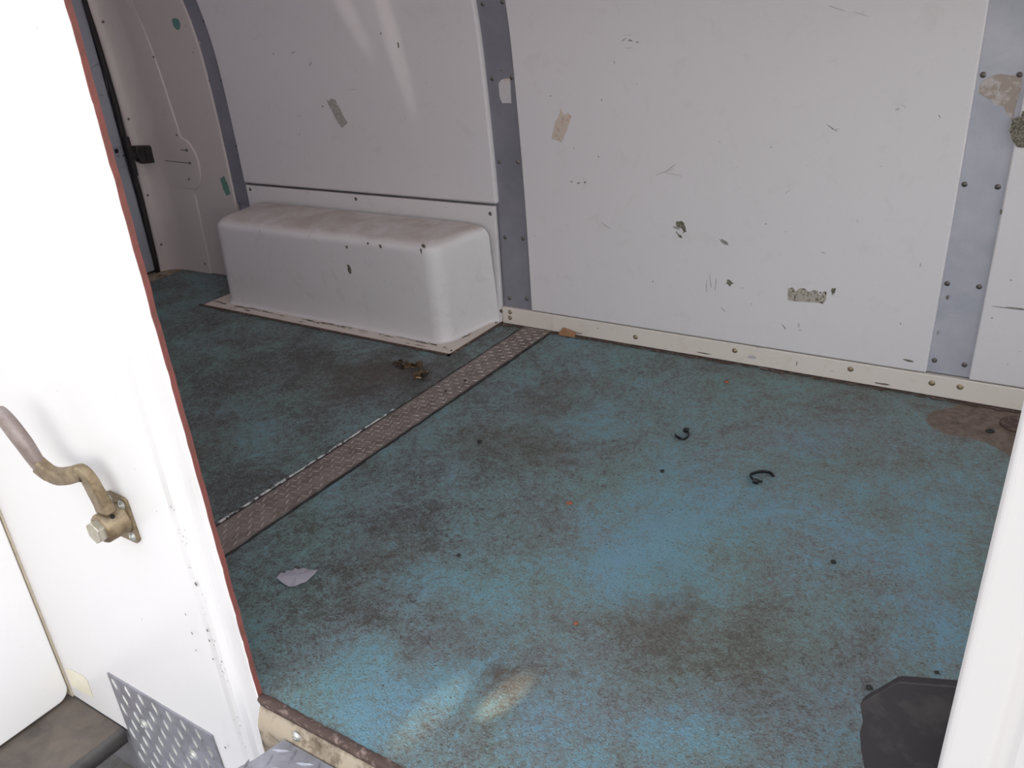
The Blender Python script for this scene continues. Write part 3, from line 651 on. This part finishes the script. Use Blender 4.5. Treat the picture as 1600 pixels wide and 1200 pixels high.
crumb(1135, 598, .007, 'orange', 'small red scrap on the floor near the kick plate', cat='scrap', name='red_scrap', h=.4)
crumb(890, 787, .008, 'orange', 'orange brown scrap on the floor left of the bright blue patch', cat='scrap', name='orange_scrap', h=.25)
crumb(900, 975, .005, 'orange', 'tiny bright orange scrap on the worn floor below the bright blue patch', cat='scrap', name='orange_scrap', h=.3)

cb = at(892, 522, 2, 0)
bm = bmesh.new(); P = [at(x, y, 1, cb.y+o)-cb for x, y, o in ((877, 524, -.0), (885, 508, .01), (905, 515, .012), (903, 526, .0))]
P = [Vector((p.x, p.y, max(p.z, .001))) for p in P]
polyprism(bm, P, Vector((.002, -.0025, 0)))
o = link('cardboard_scrap', bm, 'card'); o.location = cb+Vector((0, -.022, 0)); tag(o, 'small brown cardboard scrap leaning on the kick plate beside the tread plate strip', 'cardboard')

lf = empty('leaf_litter', at(648, 578, 2, 0), 'clump of dead brown leaves on the dark floor below the wheel well cover', 'leaves'); rnd = random.Random(4)
bmA, bmB = bmesh.new(), bmesh.new()
path = [(622, 570), (634, 574), (645, 574), (655, 574), (663, 580), (662, 587), (655, 592)]
for k in range(70):
    i = rnd.randrange(len(path)); c = at(path[i][0]+rnd.uniform(-6, 6), path[i][1]+rnd.uniform(-3, 3), 2, 0)-lf.location
    c.z = .003+rnd.random()*.010; q = Matrix.Rotation(rnd.uniform(-.8, .8), 3, 'X') @ Matrix.Rotation(rnd.uniform(-.8, .8), 3, 'Y') @ Matrix.Rotation(rnd.uniform(0, 6), 3, 'Z')
    b = bmB if rnd.random() < .14 else bmA; s = rnd.uniform(.008, .019)
    blob(b, c, q @ UX, q @ UY, s, s*.5, 0, .5, 9, rnd)
link('brown_leaves', bmA, 'leaf', lf); link('pale_leaves', bmB, 'leaf_pale', lf)

fc = at(465, 905, 2, 0)
bm = bmesh.new(); out = [(433, 907), (440, 899), (446, 900), (450, 895), (456, 896), (462, 892), (467, 893), (474, 890), (481, 891), (488, 893), (497, 894), (492, 901), (485, 907), (479, 913), (470, 915), (462, 919), (452, 918), (443, 914)]
P = [at(x, y, 2, 0)-fc for x, y in out]; cen = bm.verts.new((0, 0, .012)); vs = []
for p in P: vs.append(bm.verts.new((p.x, p.y, .003+.006*abs(math.sin(p.x*40)))))
for k in range(len(vs)): bm.faces.new((vs[k], vs[(k+1) % len(vs)], cen))
r = bmesh.ops.extrude_face_region(bm, geom=list(bm.faces))
for v in [g for g in r['geom'] if isinstance(g, bmesh.types.BMVert)]: v.co.z -= .0015
bmesh.ops.recalc_face_normals(bm, faces=bm.faces)
o = link('grey_flake', bm, 'foil'); o.location = fc+Vector((0, 0, -.001)); tag(o, 'jagged grey leaf shaped flake on the floor near the door side', 'flake')

def tie(path, rad, head, tail, label):
    P = [at(x, y, 2, 0) for x, y in path]; c = P[len(P)//2].copy(); r = empty('cable_tie', c, label, 'cable tie')
    pp = smooth_path([p-c+UZ*.0045 for p in P]); bm = bmesh.new()
    sweep(bm, pp, [rad*.45]*len(pp), [rad*1.15]*len(pp), UZ, 8); link('tie_band', bm, 'tie', r, smooth=True)
    h = at(*head, 2, 0)-c; bm = bmesh.new(); box(bm, h+Vector((-.007, -.006, .0005)), h+Vector((.007, .006, .011))); link('tie_head', bm, 'tie', r, bevel=.002)
    if tail:
        bm = bmesh.new(); q = [at(x, y, 2, 0)-c+UZ*.005 for x, y in tail]; sweep(bm, q, [rad*.5]*len(q), [rad*.8]*len(q), UZ, 8); link('tie_tail', bm, 'tie', r)
tie([(1055, 681), (1058, 685), (1065, 688), (1072, 687), (1076, 682), (1075, 676)], .0036, (1072, 675), None, 'smaller curled black cable tie lying on the floor, nearer the wall')
tie([(1209, 746), (1203, 741), (1194, 739), (1184, 740), (1174, 743), (1172, 746), (1177, 752)], .004, (1181, 755), [(1181, 755), (1191, 755)], 'larger open black cable tie lying on the floor, nearer the door side')

# bolt hole on the bare patch by the wall
c = at(1547, 674, 2, 0); bm = bmesh.new(); lathe(bm, c, (0, 0, 1), [(.011, .0004), (.010, .0025), (.006, .003), (.004, .0015)], 14); tag(link('floor_bolt', bm, 'crumb', smooth=True), 'dark bolt in the bare brown patch of the floor at the right', 'bolt')
c = at(1592, 664, 2, 0); bm = bmesh.new(); lathe(bm, c, (0, 0, 1), [(.045, .0004), (.043, .004), (.036, .006), (.030, .002), (.01, .001)], 26); tag(link('floor_ring', bm, 'rust', smooth=True), 'rusty round ring fitting in the bare brown patch beside the right pillar', 'ring fitting')

# ---------------------------------------------------------------- side door opening, left: white body panel with crank handle
cdoor = empty('side_door_panel', (.2, YS, -.42), 'bright white door panel with a rounded right edge and a crank handle, at the left of the opening', 'door')
L = cdoor.location
bm = bmesh.new()
prof = [(.529, .009), (.529, .001), (.526, 0), (.50, .006), (.435, .029), (.428, .029), (.418, .0225), (.412, .021), (.398, .021), (.385, .0235), (.370, .0265), (.355, .026), (-.30, .026), (-2.09, .026), (-2.09, .044), (.45, .044)]
def lev(z): return [bm.verts.new(Vector((x, YS+y, z))-L) for x, y in prof]
zs = [-.445, -.30, -.134, .1, .4, .7, 1.0, 1.3, ZC]; rows = [lev(z) for z in zs]
for a, b in zip(rows, rows[1:]):
    for k in range(len(prof)): bm.faces.new((a[k], a[(k+1) % len(prof)], b[(k+1) % len(prof)], b[k]))
bm.faces.new(rows[0][::-1]); bm.faces.new(rows[-1])
bmesh.ops.recalc_face_normals(bm, faces=bm.faces)
rnd = random.Random(8)
for px, py, rx, ry in ((306, 913, .004, .007), (324, 985, .004, .004), (327, 1001, .004, .004), (306, 1016, .003, .003), (267, 792, .002, .003), (272, 797, .002, .002), (295, 887, .002, .002), (333, 1030, .002, .003), (352, 1168, .004, .005), (290, 960, .002, .004), (300, 990, .003, .005)):
    blob(bm, at(px, py, 1, YS+.018)-L, UX, UZ, rx, ry, 1, .5, 9, rnd)
for k in range(46):
    z = rnd.uniform(-.33, .33); x = .40+rnd.gauss(0, .008); blob(bm, Vector((x, YS+.0202, z))-L, UX, UZ, rnd.uniform(.0008, .0026), rnd.uniform(.0008, .003), 2 if rnd.random() < .6 else 1, .5, 7, rnd)
link('panel_skin', bm, ['body_paint', 'chip_dark', 'scuff'], cdoor)
bm = bmesh.new(); pts = []
box(bm, Vector((.5285, YS+.0005, -.134))-L, Vector((.5305, YS+.0098, ZC))-L)
bmesh.ops.subdivide_edges(bm, edges=[e for e in bm.edges if abs(e.verts[0].co.z-e.verts[1].co.z) > .5], cuts=90)
for v in bm.verts: v.co.x += .0015*noise.noise(v.co*40); v.co.y += .0015*noise.noise(v.co*30)
tag(link('edge_strip', bm, 'red_edge', cdoor), 'dull red edge of the door panel')

YP = YS+.032      # the main sheet of the panel lies a little behind its edge
# crank handle on the panel (part with its own sub-parts)
hc = at(194, 806, 1, YP-.006); HO = bpy.data.objects.new('crank_handle', None)
# the plate is the part's own mesh
def hp(px, py, off): return at(px, py, 1, YP-off)
bm = bmesh.new(); pl = [hp(x, y, .006)-hc for x, y in ((166, 767), (172, 766), (196, 777), (200, 781), (221, 842), (218, 847), (193, 836), (188, 832))]
polyprism(bm, pl, Vector((0, -.006, 0)))
handle = link('crank_handle', bm, 'brass', cdoor, bevel=.0012); handle.location = hc-L; tag(handle, 'weathered bronze crank handle on a square plate')
bm = bmesh.new(); c0 = Vector((0, 0, 0)); lathe(bm, c0, (0, -1, 0), [(.034, .004), (.033, .010), (.031, .012), (.0305, .048), (.028, .052)], 28); link('hub', bm, 'brass', handle, smooth=True, bevel=0)
hub = c0
bm = bmesh.new(); hx = [Vector((.0235*math.cos(PI/6+PI/3*k), -.048, .0235*math.sin(PI/6+PI/3*k))) for k in range(6)]; polyprism(bm, hx, Vector((0, -.019, 0)))
link('hex_bolt', bm, 'bolt', handle, bevel=.002)
bm = bmesh.new(); lathe(bm, (.0205, -.032, .0235), (.65, 0, .75), [(.0042, -.002), (.0042, .0015), (.001, .0016)], 12); link('set_screw_hole', bm, 'hole', handle)
for px, py in ((190, 789), (171, 779), (207, 838)):
    s = bpy.data.objects.new('mounting_screw', SCREW['z']); COL.objects.link(s); s.parent = handle; s.location = hp(px, py, .012)-hc
def A(px, py, off): return hp(px, py, off)-hc
arm = [A(166, 798, .040), A(160, 785, .041), A(150, 768, .043), A(140, 750, .046), A(131, 740, .049), A(122, 739, .052), A(108, 743, .056), A(90, 744, .060), A(74, 737, .063), A(60, 726, .066)]
arm = smooth_path(arm, 4); n = len(arm)
bm = bmesh.new(); sweep(bm, arm, [.0215-.0055*min(1, i/n*2)+(.002 if i > n*.85 else 0) for i in range(n)], [.012-.002*math.sin(PI*i/n) for i in range(n)], UY, 20, 0, .32)
link('arm', bm, 'brass', handle, smooth=True)
gp = [A(66, 731, .065), A(60, 725, .066), A(50, 711, .068), A(40, 696, .070), A(28, 680, .072), A(15, 663, .073), A(5, 651, .074), A(-1, 645, .074), A(-4, 642, .074)]
gp = smooth_path(gp, 3); n = len(gp); gw = [.0150+.0055*math.sin(PI*min(1, i/(n*.95))) if i < n-3 else (.015, .011, .005)[i-n+3] for i in range(n)]
bm = bmesh.new(); sweep(bm, gp, gw, [g*.72 for g in gw], UY, 18, 0, .85); link('grip', bm, 'grip', handle, smooth=True)

sticker('clear_tape', [(101, 1044), (112, 1047), (130, 1056), (137, 1064), (146, 1090), (112, 1072)], .006, 'tape_yellow', 'yellowed piece of tape low in the corner of the white door panel', cat='tape', fn=lambda x, y: at(x, y, 1, YP-.0066))

# tread plate kick panel screwed on the white panel
kt = empty('tread_kick_panel', (.13, YP, -.4), 'shiny grey tread plate riveted low on the white door panel', 'tread plate'); L2 = kt.location
bm = bmesh.new()
ka, kb = at(167, 1052, 1, YP-.0105), at(330, 1150, 1, YP-.0105)
c1, c2, c3, c4 = (ka.x, ka.z), (kb.x, kb.z), (kb.x+.02, -.60), (ka.x, -.60)
polyprism(bm, [Vector((x, YP-.0065, z))-L2 for x, z in (c1, c2, c3, c4)], Vector((0, -.004, 0)))
r_ = 0; z = ka.z-.026
while z > -.58:
    x = ka.x+.022+(.026 if r_ % 2 else 0)
    while x < kb.x-.012:
        d = Vector((.40, 0, -.92)).normalized()
        lug(bm, Vector((x, YP-.0105, z))-L2, d, Vector((0, -1, 0)), .040, .0042, .0028, 1)
        x += .052
    z -= .040; r_ += 1
link('plate', bm, ['tread', 'zinc'], kt)
for px, py in ((226, 1132), (303, 1180)):
    s = bpy.data.objects.new('rivet', SCREW['z']); COL.objects.link(s); s.parent = kt; s.location = at(px, py, 1, YP-.0105)-L2; s.scale = (1.5, 1.3, 1.5)

ZS = at(150, 1110, 1, YP-.006).z; XS = at(194, 1136, 1, YP-.006).x      # step height and its free edge
# white door leaf at the far left edge, standing out from the panel
bm = bmesh.new(); X0 = at(104, 1068, 1, YP-.012).x; yb = YP-.012; z0 = ZS+.007; r = .035
P = [Vector((X0, yb, 1.72)), Vector((X0, yb, z0+r))]
for k in range(1, 9): a = PI/2*k/8; P.append(Vector((X0, yb-r+r*math.cos(a), z0+r-r*math.sin(a))))
P += [Vector((X0, -2.75, z0)), Vector((X0, -2.75, 1.72))]
polyprism(bm, P, Vector((-.045, 0, 0)))
o = link('door_leaf', bm, 'leaf_paint', bevel=.006, seg=3); tag(o, 'white door leaf at the far left edge, above the brown step', 'door')
bm = bmesh.new(); box(bm, (X0-.045, YP-.011, ZS+.004), (X0+.001, YP-.0065, 1.70)); tag(link('hinge_seal', bm, 'beige'), 'beige seal in the corner between the door leaf and the white panel', 'seal')

# steps
st = empty('entry_step', (-.2, -2.1, -.42), 'brown dirty step tread with a rounded dark edge at the bottom left', 'step'); L3 = st.location
bm = bmesh.new(); box(bm, Vector((-.60, -2.75, ZS-.025))-L3, Vector((XS-.012, YP-.007, ZS))-L3); link('step_tread', bm, 'step', st)
bm = bmesh.new(); rows = []
for y in (-2.75, YP-.007):
    row = []
    for k in range(13):
        a = PI*.62*k/12; row.append(bm.verts.new(Vector((XS-.014+.015*math.sin(a), y, ZS-.0145+.015*math.cos(a)))-L3))
    row.append(bm.verts.new(Vector((XS-.004, y, ZS-.045))-L3)); row.append(bm.verts.new(Vector((XS-.014, y, ZS-.045))-L3)); rows.append(row)
for k in range(14): bm.faces.new((rows[0][k], rows[0][k+1], rows[1][k+1], rows[1][k]))
link('step_nosing', bm, 'step_edge', st, smooth=True)
bm = bmesh.new(); box(bm, (-.6, YP+.002, -.62), (1.9, YP+.03, -.396)); tag(link('skirt_panel', bm, 'tread'), 'grey metal skirt behind the tread plate under the door panel', 'skirt')
bm = bmesh.new(); box(bm, (-.09, -2.6, -.63), (.56, YP, -.605)); tag(link('lower_tread', bm, 'galv_light'), 'grey metal lower step below the brown step', 'step')

# tread plate step at the sill and the rusty riser
bm = bmesh.new(); zt = -.050
polyprism(bm, [Vector(q) for q in ((.606, YS-.0195, zt), (1.70, YS-.0195, zt), (1.70, -2.10, zt), (.52, -2.10, zt), (.566, -1.874, zt), (.593, -1.811, zt))], Vector((0, 0, -.006)))
for i in range(11):
    for k in range(38):
        x = .560+k*.030; y = YS-.040-i*.029
        if x < .615-.18*(-1.75-y)/.3+.02: continue
        d = Vector((1, .45, 0)).normalized() if (i+k) % 2 == 0 else Vector((.35, -1, 0)).normalized()
        lug(bm, Vector((x, y, zt)), d, UZ, .036, .0075, .003)
tag(link('sill_tread_plate', bm, 'tread', bevel=0), 'shiny tread plate step just outside the sill of the opening', 'tread plate')
bm = bmesh.new(); box(bm, (.60, -2.08, -.62), (1.66, YS-.028, -.0575)); tag(link('step_box', bm, 'step_edge'), 'dark box carrying the tread plate step outside the sill', 'step')
# riser
bm = bmesh.new(); nx = 120
rows = []
for i in range(nx+1):
    x = .532+(1.72-.532)*i/nx; f = lambda s, a: a*noise.noise(Vector((x*14, s, 0)))
    rows.append([bm.verts.new(p) for p in ((x, YS+.01, -.021), (x, YS-.003+f(1, .003), -.021), (x, YS-.0065+f(2, .003), -.026), (x, YS-.014, -.044), (x, YS-.0175, -.056), (x, YS-.020, -.135))])
for a, b in zip(rows, rows[1:]):
    for k in range(5): bm.faces.new((a[k], b[k], b[k+1], a[k+1]))
o = link('sill_riser', bm, 'sill', smooth=True); tag(o, 'tan dirt covered sill riser between the blue floor and the tread plate step', 'sill')
bm = bmesh.new(); rows = []
for i in range(nx*2+1):
    x = .532+(1.72-.532)*i/(nx*2); j = .004*noise.noise(Vector((x*22, 3, 0)))+.003*noise.noise(Vector((x*60, 9, 0)))
    rows.append([bm.verts.new(p) for p in ((x, YS+.012+j, .0006), (x, YS+.010+j, .0018), (x, YS-.002+j*.7, .0012), (x, YS-.0045+j*.5, -.003), (x, YS-.001, -.019), (x, YS+.01, -.0205))])
for a, b in zip(rows, rows[1:]):
    for k in range(5): bm.faces.new((a[k], b[k], b[k+1], a[k+1]))
tag(link('floor_edge_trim', bm, 'rust', smooth=True), 'rusty flaking metal edge along the blue floor at the opening', 'edge trim')
o = bpy.data.objects.new('sill_screw', SCREW['z']); COL.objects.link(o); p = at(464, 1151, 1, YS-.010); o.location = p; o.scale = (1.1,)*3; tag(o, 'pale screw head in the tan sill riser beside the white door panel', 'screw')

# right hand pillar
bm = bmesh.new(); Xp = 1.652
prof = [(0, .05), (0, .006), (.003, .001), (.008, 0), (.040, 0), (.046, .005), (.054, .006), (.060, .002), (.070, 0), (.078, .004), (.085, .004), (.092, -.002), (.12, -.003), (.45, -.003), (.45, .05)]
rows = []
for i in range(31):
    z = -.6+(ZC+.6)*i/30; sh = .030*(z-.47)/.38*1.0
    sh = .043*(z-.477)
    rows.append([bm.verts.new((Xp+x+sh, YS+y, z)) for x, y in prof])
for a, b in zip(rows, rows[1:]):
    for k in range(len(prof)): bm.faces.new((a[k], a[(k+1) % len(prof)], b[(k+1) % len(prof)], b[k]))
bm.faces.new(rows[0][::-1]); bm.faces.new(rows[-1]); bmesh.ops.recalc_face_normals(bm, faces=bm.faces)
tag(link('door_pillar', bm, 'pillar_paint_dimmed', smooth=False, bevel=.002), 'bright white ribbed door pillar at the right edge of the opening', 'pillar')
bm = bmesh.new(); box(bm, (2.05, YS+.001, -.6), (XR, YS+.05, ZC)); tag(link('wall_front_cab', bm, 'body_paint'), kind='structure')

# black moulded plastic guard behind the pillar
bg_ = empty('plastic_guard', (1.66, -1.61, 0), 'black plastic guard with a cut off corner, standing behind the right pillar', 'guard'); L4 = bg_.location
def G(px, py): return at(px, py, 1, -1.60)-L4
bm = bmesh.new()
P = [G(1348, 1091), G(1353, 1086), G(1402, 1057), G(1409, 1055), G(1500, 1062)]
P.append(Vector((.15, P[-1].y, P[-1].z+.02))); P.append(Vector((.15, P[-1].y, 0)))
q = G(1356, 1200); P.append(Vector((q.x, P[0].y, 0))); P.append(q); P.append(G(1349, 1160)); P.append(G(1347, 1135)); P.append(G(1352, 1118))
polyprism(bm, P, Vector((0, -.012, 0)))
link('guard_panel', bm, 'black', bg_, bevel=.0015)
